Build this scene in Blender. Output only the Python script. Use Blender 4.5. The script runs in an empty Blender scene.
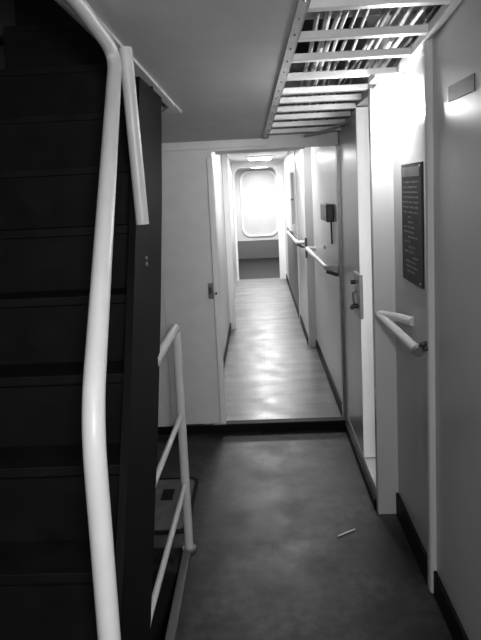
import bpy, bmesh, math, random
from mathutils import Vector, Matrix
random.seed(7)
scene = bpy.context.scene
col = scene.collection

# ------------------------------------------------------------------ camera
cam_d = bpy.data.cameras.new('camera'); cam = bpy.data.objects.new('camera', cam_d); col.objects.link(cam)
pitch, roll, yaw = 0.1224, 0.0475, -0.0334
D = Vector((math.sin(yaw)*math.cos(pitch), math.cos(yaw)*math.cos(pitch), -math.sin(pitch)))
R0 = Vector((math.cos(yaw), -math.sin(yaw), 0)); U0 = R0.cross(D)
Rv = R0*math.cos(roll) - U0*math.sin(roll); Uv = R0*math.sin(roll) + U0*math.cos(roll)
cam.matrix_world = Matrix(((Rv.x, Uv.x, -D.x, 0), (Rv.y, Uv.y, -D.y, 0), (Rv.z, Uv.z, -D.z, 1.55), (0, 0, 0, 1)))
cam_d.sensor_fit = 'AUTO'; cam_d.sensor_width = 36; cam_d.lens = 600*36/640; cam_d.shift_y = -55/640
cam_d.clip_start = 0.02
scene.camera = cam

# ------------------------------------------------------------------ world, exposure
w = bpy.data.worlds.new('world'); scene.world = w; w.use_nodes = True
w.node_tree.nodes['Background'].inputs[0].default_value = (.5, .5, .5, 1)
w.node_tree.nodes['Background'].inputs[1].default_value = 0.05
vs = scene.view_settings
vs.view_transform = 'Standard'; vs.look = 'None'; vs.gamma = 1; vs.use_curve_mapping = False; vs.exposure = 0.0

def area(name, loc, size, power, rot=(0, 0, 0), sy=None):
    l = bpy.data.lights.new(name, 'AREA'); l.energy = power; l.size = size
    if sy: l.shape = 'RECTANGLE'; l.size_y = sy
    o = bpy.data.objects.new(name, l); o.location = loc; o.rotation_euler = rot; col.objects.link(o); return o
def point(name, loc, power, r=.05):
    l = bpy.data.lights.new(name, 'POINT'); l.energy = power; l.shadow_soft_size = r
    o = bpy.data.objects.new(name, l); o.location = loc; col.objects.link(o); return o

PI = math.pi
point('passage_fill_behind', (.16, -.35, 1.72), 68, .09)                 # added general fill from behind the camera, no fixture modelled
point('recess_lamp_light', (.558, 2.47, 1.84), 11, .035)
point('upper_deck_fill', (-.7, 1.6, 3.3), 6, .1)  # added weak fill to lift the dark trunk above the hatch
point('side_room_light', (1.15, 2.25, 1.55), 22, .1)
area('corridor_lamp_a', (.08, 5.6, 1.99), .3, 14, sy=.6)
area('corridor_lamp_b', (.06, 8.9, 1.99), .3, 44, sy=.6)
area('corridor_lamp_c', (.04, 12.3, 1.97), .5, 60, sy=.5)

# ------------------------------------------------------------------ materials
def mat(name, v, rough=.4, var=.06, scale=6, spec=.5, metal=0, bump=0.0, stretch=(1, 1, 1), tint=1.0):
    m = bpy.data.materials.new(name); m.use_nodes = True; nt = m.node_tree; b = nt.nodes['Principled BSDF']
    b.inputs['Roughness'].default_value = rough; b.inputs['Metallic'].default_value = metal
    b.inputs['Specular IOR Level'].default_value = spec
    tc = nt.nodes.new('ShaderNodeTexCoord'); mp = nt.nodes.new('ShaderNodeMapping'); mp.inputs['Scale'].default_value = stretch
    nz = nt.nodes.new('ShaderNodeTexNoise'); nz.inputs['Scale'].default_value = scale; nz.inputs['Detail'].default_value = 6
    rp = nt.nodes.new('ShaderNodeValToRGB')
    lo, hi = v*(1-var), min(1, v*(1+var))
    rp.color_ramp.elements[0].position = .3; rp.color_ramp.elements[1].position = .7
    rp.color_ramp.elements[0].color = (lo, lo, lo*tint, 1); rp.color_ramp.elements[1].color = (hi, hi, hi*tint, 1)
    nt.links.new(tc.outputs['Object'], mp.inputs[0]); nt.links.new(mp.outputs[0], nz.inputs[0])
    nt.links.new(nz.outputs[0], rp.inputs[0]); nt.links.new(rp.outputs[0], b.inputs['Base Color'])
    if bump:
        bp = nt.nodes.new('ShaderNodeBump'); bp.inputs['Strength'].default_value = bump; bp.inputs['Distance'].default_value = .01
        nt.links.new(nz.outputs[0], bp.inputs['Height']); nt.links.new(bp.outputs[0], b.inputs['Normal'])
    return m
def emit(name, s):
    m = bpy.data.materials.new(name); m.use_nodes = True; b = m.node_tree.nodes['Principled BSDF']
    b.inputs['Base Color'].default_value = (.9, .9, .9, 1)
    b.inputs['Emission Color'].default_value = (1, 1, 1, 1); b.inputs['Emission Strength'].default_value = s
    return m
def tile_mat(name, v, rough, streak, tile, worn, mottle=.55):
    """linoleum: worn mottling, seams between sheets, faint cross streaks"""
    m = bpy.data.materials.new(name); m.use_nodes = True; nt = m.node_tree; L = nt.links; b = nt.nodes['Principled BSDF']; b.inputs['Specular IOR Level'].default_value = .35
    tc = nt.nodes.new('ShaderNodeTexCoord')
    def noise(sc, stretch, det=6):
        mp = nt.nodes.new('ShaderNodeMapping'); mp.inputs['Scale'].default_value = stretch
        n = nt.nodes.new('ShaderNodeTexNoise'); n.inputs['Scale'].default_value = sc; n.inputs['Detail'].default_value = det
        L.new(tc.outputs['Object'], mp.inputs[0]); L.new(mp.outputs[0], n.inputs[0]); return n.outputs[0]
    def ramp(src, a, bb, p0=.35, p1=.7):
        r = nt.nodes.new('ShaderNodeValToRGB'); r.color_ramp.elements[0].position = p0; r.color_ramp.elements[1].position = p1
        r.color_ramp.elements[0].color = (a, a, a, 1); r.color_ramp.elements[1].color = (bb, bb, bb, 1); L.new(src, r.inputs[0]); return r.outputs[0]
    def mul(a, c):
        x = nt.nodes.new('ShaderNodeMix'); x.data_type = 'RGBA'; x.blend_type = 'MULTIPLY'; x.inputs[0].default_value = 1
        L.new(a, x.inputs[6]); L.new(c, x.inputs[7]); return x.outputs[2]
    c = ramp(noise(3.2, (1, 1, 1)), v*(1-worn), v*(1+worn))
    c = mul(c, ramp(noise(22, (1, 1, 1), 10), 1-mottle, 1+mottle))
    c = mul(c, ramp(noise(2.0, streak, 3), .62, 1.25))
    br = nt.nodes.new('ShaderNodeTexBrick'); br.inputs['Scale'].default_value = 1; br.offset = .5
    br.inputs['Brick Width'].default_value = tile[0]; br.inputs['Row Height'].default_value = tile[1]
    br.inputs['Mortar Size'].default_value = .0025; br.inputs['Mortar Smooth'].default_value = .2
    br.inputs['Color1'].default_value = (1, 1, 1, 1); br.inputs['Color2'].default_value = (.93, .93, .93, 1); br.inputs['Mortar'].default_value = (.5, .5, .5, 1)
    L.new(tc.outputs['Object'], br.inputs[0]); c = mul(c, br.outputs[0]); L.new(c, b.inputs['Base Color'])
    rr = nt.nodes.new('ShaderNodeMapRange'); rr.inputs[1].default_value = .35; rr.inputs[2].default_value = .65; rr.inputs[3].default_value = rough-.04; rr.inputs[4].default_value = rough+.08
    L.new(noise(5, (1, 1, 1)), rr.inputs[0]); L.new(rr.outputs[0], b.inputs['Roughness'])
    bp = nt.nodes.new('ShaderNodeBump'); bp.inputs['Strength'].default_value = .25; bp.inputs['Distance'].default_value = .01
    L.new(noise(2.6, streak, 2), bp.inputs['Height']); L.new(bp.outputs[0], b.inputs['Normal'])
    return m

M = dict(
    deck=tile_mat('deck_linoleum', .034, .42, (1.2, 1.0, 1), (.9, .62), .8),
    cdeck=tile_mat('corridor_linoleum', .16, .32, (.35, 4.5, 1), (3, 3), .15, .04),
    enddeck=mat('dark_end_deck', .012, .6, spec=.15),
    ceil=mat('painted_ceiling', .50, .45, .05, 9),
    panel=mat('painted_bulkhead', .68, .4, .04, 12),
    wall=mat('glossy_side_panel', .52, .28, .05, 3, stretch=(1, 1, .25)),
    white=mat('white_paint', .80, .35, .03, 8),
    cream=mat('corridor_paint', .52, .32, .04, 6),
    dado=mat('grey_dado', .11, .5),
    strip=mat('riveted_strip', .62, .4, .12, 20),
    slat=mat('ceiling_batten', .72, .4, .1, 10),
    rail=mat('rail_enamel', .62, .35, .04, 14),
    steel=mat('dull_steel', .30, .35, .15, 20, metal=.7),
    darkm=mat('dark_metal', .05, .4, .2, 20),
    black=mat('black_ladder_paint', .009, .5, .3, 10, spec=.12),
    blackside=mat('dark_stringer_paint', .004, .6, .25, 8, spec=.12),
    nose=mat('worn_nosing', .008, .6, .4, 14, spec=.15),
    base=mat('black_baseboard', .006, .55, .2, 10, spec=.12),
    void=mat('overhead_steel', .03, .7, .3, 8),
    cabA=mat('pale_cable', .45, .45, .1, 30), cabB=mat('grey_cable', .22, .5, .2, 30), cabC=mat('dark_cable', .05, .5, .2, 30),
    plate=mat('deck_plate', .10, .4, .3, 14),
    sign=mat('dark_notice', .03, .6, .35, 5, stretch=(1, 1, 1.5)), ink=mat('notice_lettering', .2, .6, .95, 70),
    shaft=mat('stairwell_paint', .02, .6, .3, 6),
    lamp=emit('lamp_glass', 9), paper=mat('cigarette_paper', .92, .8),
)

# ------------------------------------------------------------------ mesh helpers
def build(name, bm, m, parent=None, smooth=False):
    bmesh.ops.recalc_face_normals(bm, faces=bm.faces[:])
    me = bpy.data.meshes.new(name); bm.to_mesh(me); bm.free(); me.materials.append(M[m] if isinstance(m, str) else m)
    if smooth:
        for p in me.polygons: p.use_smooth = True
    o = bpy.data.objects.new(name, me); col.objects.link(o)
    if parent:
        o.parent = parent; o.matrix_parent_inverse = Matrix.Identity(4)
        if parent.type == 'MESH': pass
        wl = Vector((0, 0, 0)); q = parent
        while q: wl += Vector(q.location); q = q.parent
        o.location = -wl
    return o
def bx(bm, a, b, bev=0):
    a, b = [min(p) for p in zip(a, b)], [max(p) for p in zip(a, b)]
    r = bmesh.ops.create_cube(bm, size=1); vs_ = r['verts']
    for v in vs_: v.co = Vector([(a[i]+b[i])/2 + v.co[i]*(b[i]-a[i]) for i in range(3)])
    if bev:
        es = {e for v in vs_ for e in v.link_edges}
        bmesh.ops.bevel(bm, geom=list(es), offset=bev, segments=2, affect='EDGES', profile=.5)
def prism(bm, pts, vec):
    """extrude closed polygon pts (3-D) by vec"""
    v1 = [bm.verts.new(p) for p in pts]; v2 = [bm.verts.new(Vector(p)+Vector(vec)) for p in pts]
    bm.faces.new(v1); bm.faces.new(v2[::-1]); n = len(pts)
    for i in range(n): bm.faces.new((v1[i], v1[(i+1) % n], v2[(i+1) % n], v2[i]))
def smooth_path(pts, rad=.05, n=6):
    pts = [Vector(p) for p in pts]; out = [pts[0]]
    for i in range(1, len(pts)-1):
        a, b, c = pts[i-1], pts[i], pts[i+1]
        r = min(rad, (a-b).length*.45, (c-b).length*.45)
        p, q = b+(a-b).normalized()*r, b+(c-b).normalized()*r
        for k in range(n+1):
            t = k/n; out.append(p*(1-t)**2 + b*2*t*(1-t) + q*t*t)
    return out + [pts[-1]]
def tube(bm, pts, r, seg=16, caps=True, sx=1.0):
    pts = [Vector(p) for p in pts]; rings = []; up = None
    for i, p in enumerate(pts):
        t = (pts[min(i+1, len(pts)-1)] - pts[max(i-1, 0)]).normalized()
        if up is None: up = t.orthogonal().normalized()
        up = (up - t*up.dot(t)).normalized(); s = t.cross(up)
        rr = r[i] if isinstance(r, (list, tuple)) else r
        rings.append([bm.verts.new(p + (up*math.cos(2*PI*k/seg) + s*math.sin(2*PI*k/seg)*sx)*rr) for k in range(seg)])
    for a, b in zip(rings, rings[1:]):
        for k in range(seg): bm.faces.new((a[k], a[(k+1) % seg], b[(k+1) % seg], b[k]))
    if caps: bm.faces.new(rings[0][::-1]); bm.faces.new(rings[-1])
def auto(o, ang=.6):
    me = o.data
    for p in me.polygons: p.use_smooth = True
    bm = bmesh.new(); bm.from_mesh(me)
    for e in bm.edges:
        if len(e.link_faces) == 2 and e.calc_face_angle() > ang: e.smooth = False
    bm.to_mesh(me); bm.free(); return o
def bxo(name, a, b, m, parent=None, bev=0):
    bm = bmesh.new(); bx(bm, a, b, bev); return build(name, bm, m, parent)
def tubo(name, pts, r, m, parent=None, seg=16, sx=1.0):
    bm = bmesh.new(); tube(bm, pts, r, seg, sx=sx); return auto(build(name, bm, m, parent))
def struct(o): o['kind'] = 'structure'; return o
def S(name, a, b, m, bev=0): return struct(bxo(name, a, b, m, None, bev))
def tag(o, label, cat, group=None, kind=None):
    o['label'] = label; o['category'] = cat
    if group: o['group'] = group
    if kind: o['kind'] = kind
    return o
def empty(name, loc, label, cat, group=None):
    o = bpy.data.objects.new(name, None); col.objects.link(o); o.location = loc; o.empty_display_size = .05
    return tag(o, label, cat, group)
def cz(y): return 2.260 - .106*y            # underside of the sloping near ceiling
YB = 3.736                                  # plane of the bulkhead at the step

# ================================================================== SETTING
# floors
bm = bmesh.new(); bx(bm, (-.37, -2.2, -.12), (.75, YB, 0)); bx(bm, (-1.3, 2.47, -.12), (-.37, YB, 0)); bx(bm, (-1.3, -2.2, -.12), (-.37, 1.25, 0))
struct(build('floor', bm, 'deck'))
S('floor_corridor', (-.9, YB+.004, -.12), (.75, 10.25, .037), 'cdeck')
S('floor_end', (-.9, 10.25, -.12), (.9, 13.6, .034), 'enddeck')
S('trim_step', (-1.3, YB-.012, 0), (.62, YB+.006, .052), 'base', .004)
S('trim_step_nosing', (-.268, YB-.014, .052), (.50, YB+.05, .058), 'base', .002)
# near ceiling (solid part) with the hatch opening on the left and the open strip on the right
def cp(x, y, dz=0): return (x, y, cz(y)+dz)
bm = bmesh.new()
prism(bm, [cp(-.62, -2.2), cp(.20, -2.2), cp(.166, 1.767), cp(.079, 3.646), cp(.07, YB), cp(-1.3, YB), cp(-1.3, 2.95), cp(-.357, 2.95), cp(-.46, 1.682), cp(-.54, .7)], (0, 0, .05))
prism(bm, [cp(-1.3, -2.2), cp(-.62, -2.2), cp(-.54, .7), cp(-1.3, .7)], (0, 0, .05))
prism(bm, [cp(.20, -2.2), cp(.75, -2.2), cp(.75, 1.0), cp(.173, 1.0)], (0, 0, .05))
struct(build('ceiling', bm, 'ceil'))
# void over the open strip
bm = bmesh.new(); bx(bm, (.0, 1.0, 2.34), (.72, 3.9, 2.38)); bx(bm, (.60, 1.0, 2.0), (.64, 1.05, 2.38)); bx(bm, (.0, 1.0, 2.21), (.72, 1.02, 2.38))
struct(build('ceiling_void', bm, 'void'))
S('ceiling_corridor', (-.9, YB+.06, 2.03), (.75, 13.6, 2.08), 'cream')
# right side
S('wall_right_near', (.612, -2.2, 0), (.66, 2.118, 2.34), 'wall')
S('trim_pillar', (.588, 2.118, 0), (.64, 2.165, 2.34), 'wall', .012)
S('wall_right_recess', (.602, 2.165, 0), (.63, 2.69, 2.34), 'wall')
S('wall_right_end', (.506, 2.69, .0), (.63, 2.735, 1.968), 'wall', .004)
S('baseboard_recess', (.590, 2.165, 0), (.602, 2.69, .11), 'base', .002)
S('baseboard_near', (.600, -2.2, 0), (.612, 2.118, .10), 'base', .002)
S('trim_sill', (.508, 2.735, 0), (.63, YB, .105), 'wall', .003)
S('baseboard_sill', (.496, 2.735, 0), (.508, YB, .05), 'base', .002)
S('trim_lintel_side', (.508, 2.735, 1.94), (.63, YB, 2.34), 'wall')
S('wall_right_corridor', (.506, YB+.05, .037), (.56, 5.62, 2.03), 'cream')
S('trim_corridor_pier', (.432, 5.60, .037), (.56, 5.68, 2.03), 'cream', .004)
S('wall_right_corridor_far', (.436, 5.68, .037), (.49, 10.1, 2.03), 'cream')
S('trim_corridor_dark_opening', (.430, 6.80, .12), (.436, 9.2, .98), 'dado')  # flat dark panel standing in for the shade of an open doorway
S('trim_corridor_rib', (.425, 6.74, .037), (.44, 6.80, 2.03), 'white', .003)
S('baseboard_corridor_right', (.494, YB+.05, .037), (.506, 5.60, .11), 'base')
S('baseboard_corridor_right_far', (.426, 5.68, .037), (.436, 10.1, .12), 'base')
# side room seen through the side doorway
bm = bmesh.new(); bx(bm, (1.7, 1.6, 0), (1.75, 4.0, 2.3)); bx(bm, (.64, 1.55, 0), (1.75, 1.6, 2.3)); bx(bm, (.63, 3.95, 0), (1.75, 4.0, 2.3))
struct(build('wall_side_room', bm, 'white'))
S('floor_side_room', (.75, 1.55, -.1), (1.75, 4.0, .10), 'cdeck'); S('ceiling_side_room', (.66, 1.55, 2.3), (1.75, 4.0, 2.35), 'white')
# bulkhead at the step
bm = bmesh.new(); bx(bm, (-1.3, YB, 1.80), (.64, YB+.045, 2.34)); bx(bm, (-1.3, YB, .052), (-.62, YB+.045, 1.80)); bx(bm, (.505, YB, .0), (.64, YB+.05, 2.34))
struct(build('wall_bulkhead', bm, 'panel'))
S('trim_bulkhead_head', (-1.3, YB-.014, 1.815), (.07, YB, 1.855), 'panel', .003)
S('trim_jamb_right', (.492, YB-.012, .055), (.515, YB+.06, 1.80), 'steel', .003)
# left side
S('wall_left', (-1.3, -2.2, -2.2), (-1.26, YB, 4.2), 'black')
S('wall_left_corridor', (-.42, YB+.05, .037), (-.362, 6.5, 2.03), 'cream')
S('trim_corridor_jamb', (-.42, 6.5, .037), (-.301, 6.58, 2.03), 'white', .004)
S('wall_left_corridor_far', (-.47, 6.58, .037), (-.405, 10.1, 2.03), 'cream')
S('baseboard_corridor_left', (-.362, YB+.05, .037), (-.352, 6.5, .11), 'base')
# end of the corridor
def rrect(x0, x1, z0, z1, r, y, n=8, corners=(1, 1, 1, 1)):
    pts = []
    for (cx_, cz_, a0, on) in ((x1-r, z1-r, 0, corners[0]), (x0+r, z1-r, 90, corners[1]), (x0+r, z0+r, 180, corners[2]), (x1-r, z0+r, 270, corners[3])):
        if on:
            for k in range(n+1):
                a = math.radians(a0+90*k/n); pts.append(Vector((cx_+r*math.cos(a), y, cz_+r*math.sin(a))))
        else:
            sx = 1 if a0 in (0, 270) else -1; sz = 1 if a0 in (0, 90) else -1
            for k in range(n+1): pts.append(Vector((cx_+r*sx, y, cz_+r*sz)) + Vector((0, 0, -.0001*k)))
    return pts
def ring(bm, outer, inner, dy):
    n = len(outer); vo = [bm.verts.new(p) for p in outer]; vi = [bm.verts.new(p) for p in inner]
    vo2 = [bm.verts.new(p+Vector((0, dy, 0))) for p in outer]; vi2 = [bm.verts.new(p+Vector((0, dy, 0))) for p in inner]
    for i in range(n):
        j = (i+1) % n
        bm.faces.new((vo[i], vo[j], vi[j], vi[i])); bm.faces.new((vo2[i], vi2[i], vi2[j], vo2[j]))
        bm.faces.new((vo[i], vo2[i], vo2[j], vo[j])); bm.faces.new((vi[i], vi[j], vi2[j], vi2[i]))
bm = bmesh.new(); ring(bm, rrect(-.475, .437, .020, 2.029, .004, 10.1), rrect(-.372, .325, .0205, 1.93, .13, 10.1, corners=(1, 1, 0, 0)), .06)
struct(build('door_3', bm, 'white'))
S('wall_end', (-.9, 13.42, .037), (.9, 13.47, 2.03), 'cream')
S('wall_end_dado', (-.9, 13.38, .037), (.9, 13.42, .44), 'dado')
S('wall_end_left', (-.9, 10.16, .037), (-.86, 13.42, 2.03), 'cream'); S('wall_end_right', (.86, 10.16, .037), (.9, 13.42, 2.03), 'cream')
bm = bmesh.new(); ring(bm, rrect(-.37, .44, .53, 1.98, .20, 13.39), rrect(-.33, .40, .57, 1.94, .17, 13.39), .03)
wf = struct(build('window_1', bm, 'white'))
bm = bmesh.new(); p = rrect(-.33, .40, .57, 1.94, .17, 13.412); prism(bm, p, (0, .006, 0)); build('window_blind', bm, 'cream', wf)
# back of the passage behind the camera
S('wall_back', (-1.3, -2.25, -.1), (.75, -2.2, 2.6), 'wall')
# stairwell shaft below, upper deck above the hatch
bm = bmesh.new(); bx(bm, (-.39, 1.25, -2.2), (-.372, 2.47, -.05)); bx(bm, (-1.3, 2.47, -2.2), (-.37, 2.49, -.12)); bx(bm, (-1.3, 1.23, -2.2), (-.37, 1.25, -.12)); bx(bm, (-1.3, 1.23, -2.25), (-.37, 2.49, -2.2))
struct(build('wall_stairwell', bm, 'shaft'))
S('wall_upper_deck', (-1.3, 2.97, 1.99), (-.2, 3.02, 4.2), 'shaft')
S('trim_upper_post', (-.955, 2.945, 2.37), (-.94, 2.97, 3.2), 'dado')
S('trim_upper_ledge', (-1.26, 2.90, 2.30), (-.45, 2.97, 2.33), 'blackside', .006)
S('trim_upper_panel', (-.94, 2.95, 2.37), (-.50, 2.97, 3.2), 'blackside', .004)
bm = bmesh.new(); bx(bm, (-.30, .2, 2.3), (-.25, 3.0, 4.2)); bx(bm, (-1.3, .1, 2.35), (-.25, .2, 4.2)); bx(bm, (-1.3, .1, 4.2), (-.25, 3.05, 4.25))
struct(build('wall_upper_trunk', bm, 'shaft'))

# ================================================================== ceiling edges
# hatch coaming: bright flange around the opening
bm = bmesh.new()
for (a, b, w0, w1) in (((-.54, .7), (-.46, 1.682), .05, .05), ((-.46, 1.682), (-.357, 2.95), .05, .026)):
    prism(bm, [cp(a[0]-w0, a[1], -.012), cp(a[0]+.012, a[1], -.012), cp(b[0]+.008, b[1], -.012), cp(b[0]-w1, b[1], -.012)], (0, 0, .012))
    prism(bm, [cp(a[0]-w0, a[1], -.012), cp(a[0]-w0+.01, a[1], -.012), cp(b[0]-w1+.008, b[1], -.012), cp(b[0]-w1, b[1], -.012)], (0, 0, .16))
struct(build('trim_hatch_coaming', bm, 'strip'))
bm = bmesh.new(); prism(bm, [cp(-.45, 2.94, -.014), cp(-.345, 2.94, -.014), cp(-.355, 2.82, -.014), cp(-.39, 2.82, -.014)], (0, 0, .012))
struct(build('trim_hatch_corner', bm, 'strip'))
# riveted strip along the open part
ex = lambda y: .166 + (y-1.767)*(.079-.166)/(3.646-1.767)
bm = bmesh.new(); prism(bm, [cp(ex(1.0)-.028, 1.0, -.006), cp(ex(1.0)+.006, 1.0, -.006), cp(ex(YB)+.006, YB-.001, -.006), cp(ex(YB)-.028, YB-.001, -.006)], (0, 0, .006))
prism(bm, [cp(ex(1.0), 1.0, -.006), cp(ex(1.0)+.006, 1.0, -.006), cp(ex(YB)+.006, YB-.001, -.006), cp(ex(YB), YB-.001, -.006)], (0, 0, .1))
st = struct(build('trim_ceiling_strip', bm, 'strip'))
y = 1.1
while y < 3.7:
    bm = bmesh.new(); r = bmesh.ops.create_uvsphere(bm, u_segments=8, v_segments=5, radius=.0045)
    bmesh.ops.translate(bm, verts=r['verts'], vec=cp(ex(y)-.012, y, -.007)); build('rivet', bm, 'steel', st, True); y += .13
bm = bmesh.new(); prism(bm, [cp(.585, 1.0, -.01), cp(.612, 1.0, -.01), cp(.602, 2.69, -.01), cp(.578, 2.69, -.01)], (0, 0, .03))
struct(build('trim_ceiling_right', bm, 'slat'))

# ceiling battens across the open strip
n = 0
places = ['nearest the top edge of the photo', 'second from the top edge of the photo', 'third from the top edge', 'fourth from the top edge', 'fifth from the top edge', 'sixth from the top edge', 'seventh from the top edge', 'eighth from the top edge', 'ninth from the top edge', 'last one before the bulkhead']
for k, y in enumerate((1.83, 2.076, 2.294, 2.523, 2.74, 2.90, 3.07, 3.24, 3.42, 3.60)):
    x1 = .60 if y < 2.69 else .505
    o = bxo('ceiling_batten', (ex(y)+.004, y-.020, cz(y)-.004), (x1, y+.020, cz(y)+.022), 'slat', None, .003)
    tag(o, 'pale flat batten across the open ceiling, ' + places[k], 'batten', 'battens across the open ceiling')
# cables running lengthwise above the battens
xs = [.218 + .0335*i for i in range(12)]
for i, x in enumerate(xs):
    r = random.uniform(.006, .0125); m = random.choice(['cabA', 'cabB', 'cabA', 'cabC', 'cabA'])
    z0 = random.uniform(.045, .085); pts = []
    ph = random.uniform(0, 6)
    for q in range(26):
        y = 1.06 + q*(.105 if x < .48 else .065)
        pts.append((x + .006*math.sin(ph+y*3.1), y, cz(y)+z0+.01*math.sin(ph*2+y*4.3)))
    o = tubo('overhead_cable', pts, r, m, None, 8)
    tag(o, 'thin cable running lengthwise above the open ceiling battens', 'cable', 'cables above the ceiling battens')
# cross pipes in the void
for y in (2.18, 2.63):
    o = tubo('overhead_pipe', [(.09, y, cz(y)+.115), (.595, y, cz(y)+.115)], .014, 'cabA', None, 12)
    tag(o, 'pale pipe crossing over the cables, ' + ('nearer one' if y < 2.4 else 'farther one'), 'pipe', 'pipes over the cables')
o = tubo('conduit', smooth_path([(.30, 3.66, cz(3.66)-.012), (.44, 3.49, cz(3.49)-.016), (.585, 3.06, 1.925)], .1), .008, 'cabA', None, 10)
tag(o, 'thin pale conduit curving under the ceiling towards the right wall above the side door', 'conduit')

# ================================================================== LADDER
lad = empty('ship_ladder', (-.72, 1.2, 0), 'steep black ship ladder rising left of the passage through the ceiling hatch', 'ladder')
def sidepoly(x, dx):
    bm = bmesh.new()
    f = [(.98, 0), (1.42, .64), (1.628, 1.008), (1.854, 1.464), (2.08, 1.95)]
    b = [(2.545, 1.95), (2.393, 1.53), (2.20, 1.12), (1.988, .741), (1.645, .226), (1.5, 0.0)]
    prism(bm, [(x, p[0], p[1]) for p in f+b], (dx, 0, 0)); return bm
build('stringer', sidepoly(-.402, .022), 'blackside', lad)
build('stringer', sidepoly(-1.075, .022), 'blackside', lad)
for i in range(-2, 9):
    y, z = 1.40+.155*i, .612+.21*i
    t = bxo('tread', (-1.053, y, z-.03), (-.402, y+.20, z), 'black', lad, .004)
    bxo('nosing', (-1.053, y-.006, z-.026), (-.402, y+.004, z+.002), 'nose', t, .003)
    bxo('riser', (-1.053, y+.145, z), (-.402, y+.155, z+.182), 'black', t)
k = [(-.302, .985, .0), (-.302, .985, .4), (-.303, .99, 1.17), (-.345, 1.36, 1.53), (-.398, 1.815, 1.965), (-.425, 1.55, 2.035), (-.44, 1.30, 2.06)]
hr = tubo('handrail', smooth_path(k, .09, 8), .0205, 'rail', lad, 20)
bxo('foot_plate', (-.345, .94, 0), (-.26, 1.03, .008), 'rail', hr, .002)
tubo('support_bar', [(-.361, 1.862, 1.462), (-.374, 1.845, 1.99)], .0205, 'rail', lad, 16)
tubo('bolt', [(-.380, 1.97, 1.325), (-.374, 1.97, 1.325)], .008, 'steel', lad, 10)
tubo('bolt', [(-.380, 1.97, 1.345), (-.374, 1.97, 1.345)], .006, 'steel', lad, 10)

# ================================================================== GUARD RAIL
g = empty('guard_rail', (-.365, 2.45, 0), 'white pipe guard rail beside the stairwell opening left of the passage floor', 'railing')
tubo('stanchion', [(-.365, 2.45, .0), (-.365, 2.45, .985)], .019, 'rail', g)
tubo('top_rail', smooth_path([(-.365, 2.45, .985), (-.366, 2.43, 1.0), (-.391, 2.075, .958)], .02), .019, 'rail', g)
tubo('middle_rail', [(-.366, 2.445, .615), (-.391, 1.87, .589)], .011, 'rail', g)
tubo('middle_rail', [(-.366, 2.445, .305), (-.391, 1.645, .258)], .011, 'rail', g)
tubo('collar', [(-.365, 2.45, 0), (-.365, 2.45, .014)], .03, 'steel', g)
S('trim_stairwell_edge', (-.392, 1.25, -.06), (-.356, 2.47, .012), 'dado', .006)

# deck hatch plate
h = empty('deck_plate', (-.6, 2.85, 0), 'dark rounded deck plate with a sunken handle beside the stairwell', 'hatch')
bm = bmesh.new()
def flat(x0, x1, y0, y1, r): return [Vector((p.x, p.z, 0)) for p in rrect(x0, x1, y0, y1, r, 0)]
prism(bm, flat(-1.0, -.385, 2.58, 3.12, .05), (0, 0, .005)); build('gasket', bm, 'base', h)
bm = bmesh.new(); prism(bm, [p+Vector((0, 0, .005)) for p in flat(-.98, -.405, 2.60, 3.09, .04)], (0, 0, .004)); build('plate', bm, 'plate', h)
bxo('handle_slot', (-.56, 2.87, .009), (-.50, 2.98, .011), 'base', h)

# ================================================================== LEFT DOOR (sliding leaf)
d = struct(bxo('door_1', (-.62, YB-.004, .062), (-.272, YB+.03, 1.815), 'panel', None, .003))
S('trim_door_edge', (-.302, YB-.012, .062), (-.268, YB+.06, 1.765), 'white', .004)
bxo('lock_plate', (-.335, YB-.012, .885), (-.303, YB-.004, .985), 'steel', d, .002)
bxo('finger_pull', (-.330, YB-.014, .915), (-.314, YB-.011, .96), 'darkm', d, .001)
tubo('catch', [(-.285, YB-.030, .92), (-.285, YB-.010, .92)], .007, 'darkm', d)

# ================================================================== RIGHT DOOR LEAF
d2 = empty('door_2', (.53, 3.1, .105), 'tall', 'door'); del d2['label']; del d2['category']; struct(d2)
bxo('leaf', (.508, 3.068, .112), (.582, YB-.002, 1.935), 'wall', d2, .003)
bxo('leaf_edge', (.505, 3.058, .112), (.588, 3.068, 1.935), 'white', d2, .002)
lp = bxo('lock_plate', (.500, 3.052, .865), (.520, 3.23, 1.095), 'steel', d2, .002)
tubo('knob', smooth_path([(.50, 3.13, .92), (.475, 3.13, .92), (.470, 3.10, .92)], .01), .013, 'darkm', lp)
tubo('knob', [(.50, 3.19, 1.04), (.478, 3.19, 1.04)], .012, 'darkm', lp)
tubo('bar', smooth_path([(.50, 3.18, 1.0), (.486, 3.18, .98), (.486, 3.15, .93), (.50, 3.13, .91)], .02), .006, 'steel', lp)

# ================================================================== RECESS: notice, handrail, lamp
nb = empty('notice_board', (.6, 2.37, 1.15), 'tall dark notice of printed lines screwed to the right wall above the near handrail', 'sign')
bxo('board', (.592, 2.205, 1.16), (.602, 2.50, 1.625), 'sign', nb, .001)
bxo('title_panel', (.5905, 2.225, 1.575), (.592, 2.48, 1.612), 'plate', nb)
z = 1.555
while z > 1.20:
    full = z > 1.43
    a = random.uniform(2.235, 2.26) if full else random.uniform(2.25, 2.40)
    bxo('text_line', (.5912, a, z-.004), (.592, 2.475 if full else random.uniform(a+.05, 2.475), z+.002), 'ink', nb)
    z -= .0195
for (y, z) in ((2.22, 1.61), (2.485, 1.61), (2.22, 1.175), (2.485, 1.175)): tubo('screw', [(.592, y, z), (.588, y, z)], .005, 'steel', nb, 8)

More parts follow.
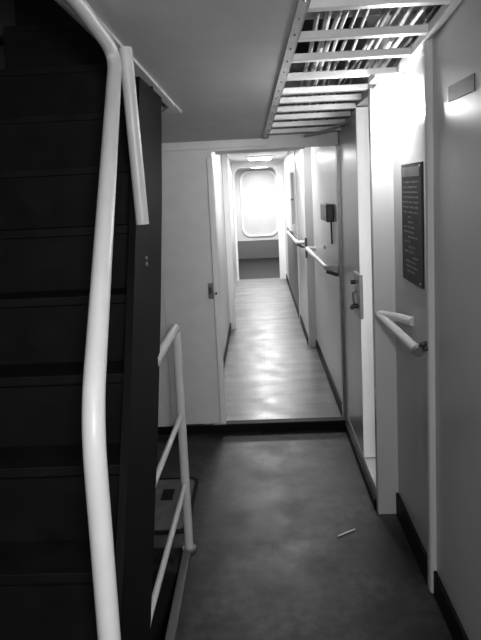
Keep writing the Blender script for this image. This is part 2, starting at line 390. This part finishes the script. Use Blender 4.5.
hr2 = empty('handrail', (.6, 2.4, .95), 'white tubular handrail on the right wall below the dark notice', 'handrail')
tubo('rail', smooth_path([(.600, 2.37, 1.0), (.560, 2.46, 1.0), (.508, 2.605, .985), (.566, 2.185, .935)], .035), .019, 'rail', hr2)
tubo('end_socket', [(.566, 2.187, .935), (.570, 2.166, .932)], .021, 'steel', hr2)
tubo('bracket', smooth_path([(.592, 2.14, .975), (.568, 2.12, .975), (.575, 2.17, .955)], .01), .008, 'darkm', hr2)
tubo('bracket_screw', [(.590, 2.135, .955), (.576, 2.135, .955)], .012, 'darkm', hr2)

lm = empty('bulkhead_lamp', (.55, 2.52, 1.99), 'glaring bulkhead lamp under the battens on the right, above the dark notice', 'lamp')
bxo('lamp_base', (.48, 2.46, 1.965), (.60, 2.58, 1.988), 'white', lm, .004)
bm = bmesh.new(); r = bmesh.ops.create_uvsphere(bm, u_segments=20, v_segments=12, radius=.055); bmesh.ops.translate(bm, verts=r['verts'], vec=(.545, 2.54, 1.912)); build('lamp_globe', bm, 'lamp', lm, True)

# vent patch on the near right wall
v = empty('wall_vent', (.61, 1.8, 1.9), 'small dark rectangular patch high on the near right wall', 'vent')
bxo('plate', (.6095, 1.72, 1.795), (.612, 1.945, 1.842), 'sign', v, .0005)
tubo('screw', [(.611, 1.735, 1.82), (.6095, 1.735, 1.82)], .004, 'steel', v, 8)

# stick on the floor
o = tubo('cigarette', [(.293, 2.517, .0045), (.340, 2.547, .0045), (.377, 2.568, .0045)], .003, 'paper', None, 8)
tag(o, 'thin white stick lying alone on the dark passage floor', 'litter')

# ================================================================== CORRIDOR DETAILS
hr3 = empty('handrail', (.506, 4.6, 1.0), 'white corridor handrail just past the step on the right wall', 'handrail')
tubo('rail', smooth_path([(.504, 5.42, 1.0), (.425, 5.40, 1.01), (.425, 3.84, 1.035), (.504, 3.82, 1.03)], .04), .019, 'rail', hr3)
tubo('bracket', [(.425, 3.86, 1.01), (.49, 3.86, .985), (.506, 3.86, .985)], .012, 'darkm', hr3)
hr4 = empty('handrail', (.43, 7.2, 1.0), 'white handrail farthest down the corridor on the right wall', 'handrail')
tubo('rail', smooth_path([(.436, 7.75, .99), (.365, 7.72, 1.0), (.365, 5.83, 1.03), (.436, 5.80, 1.03)], .04), .018, 'rail', hr4)
tubo('bracket', [(.365, 5.86, 1.01), (.42, 5.86, .98), (.436, 5.86, .98)], .012, 'darkm', hr4)

wb = empty('wall_box', (.5, 4.25, 1.3), 'small dark box on the corridor right wall above the handrail, cord hanging below', 'wall box')
bxo('housing', (.455, 4.05, 1.315), (.506, 4.42, 1.435), 'darkm', wb, .008)
tubo('cord', [(.495, 4.12, 1.315), (.497, 4.125, 1.24), (.497, 4.12, 1.16)], .006, 'darkm', wb, 8)
bxo('terminal', (.49, 4.60, 1.08), (.506, 4.66, 1.11), 'steel', wb, .002)

lk = bxo('door_catch', (.424, 5.588, .90), (.444, 5.602, 1.09), 'darkm', None, .002)
tag(lk, 'dark latch plate on the corridor pier at handrail height', 'latch')
tr = empty('wall_pipe', (.42, 7.6, 1.4), 'thin white upright pipe with a clamp on the far right corridor wall', 'pipe')
tubo('pipe', [(.425, 7.35, 1.12), (.425, 7.35, 1.74)], .016, 'white', tr)
bxo('clamp', (.402, 7.33, 1.41), (.436, 7.37, 1.43), 'steel', tr)
# crossing duct under the corridor ceiling
du = empty('air_duct', (.0, 5.0, 1.9), 'pale rounded duct crossing under the corridor ceiling behind the bulkhead', 'duct')
tubo('duct', [(-.33, 5.0, 1.90), (.33, 5.0, 1.90), (.39, 5.0, 1.905), (.42, 5.0, 1.92)], [.045, .045, .038, .015], 'white', du, 18)
bxo('hanger', (.06, 4.99, 1.94), (.085, 5.01, 2.03), 'white', du)
bxo('hanger', (-.25, 4.99, 1.94), (-.225, 5.01, 2.03), 'white', du)
for nm, y, lb in (('ceiling_lamp', 5.6, 'flat ceiling lamp over the corridor just past the step'), ('ceiling_lamp', 8.9, 'flat ceiling lamp in the middle of the corridor'), ('ceiling_lamp', 12.0, 'flat ceiling lamp in the lobby at the corridor end')):
    e = empty(nm, (.06, y, 2.03), lb, 'lamp', 'corridor ceiling lamps')
    bxo('housing', (-.12, y-.32, 2.01), (.24, y+.32, 2.03), 'white', e, .004)
    bxo('diffuser', (-.10, y-.30, 1.998), (.22, y+.30, 2.01), 'lamp', e, .002)
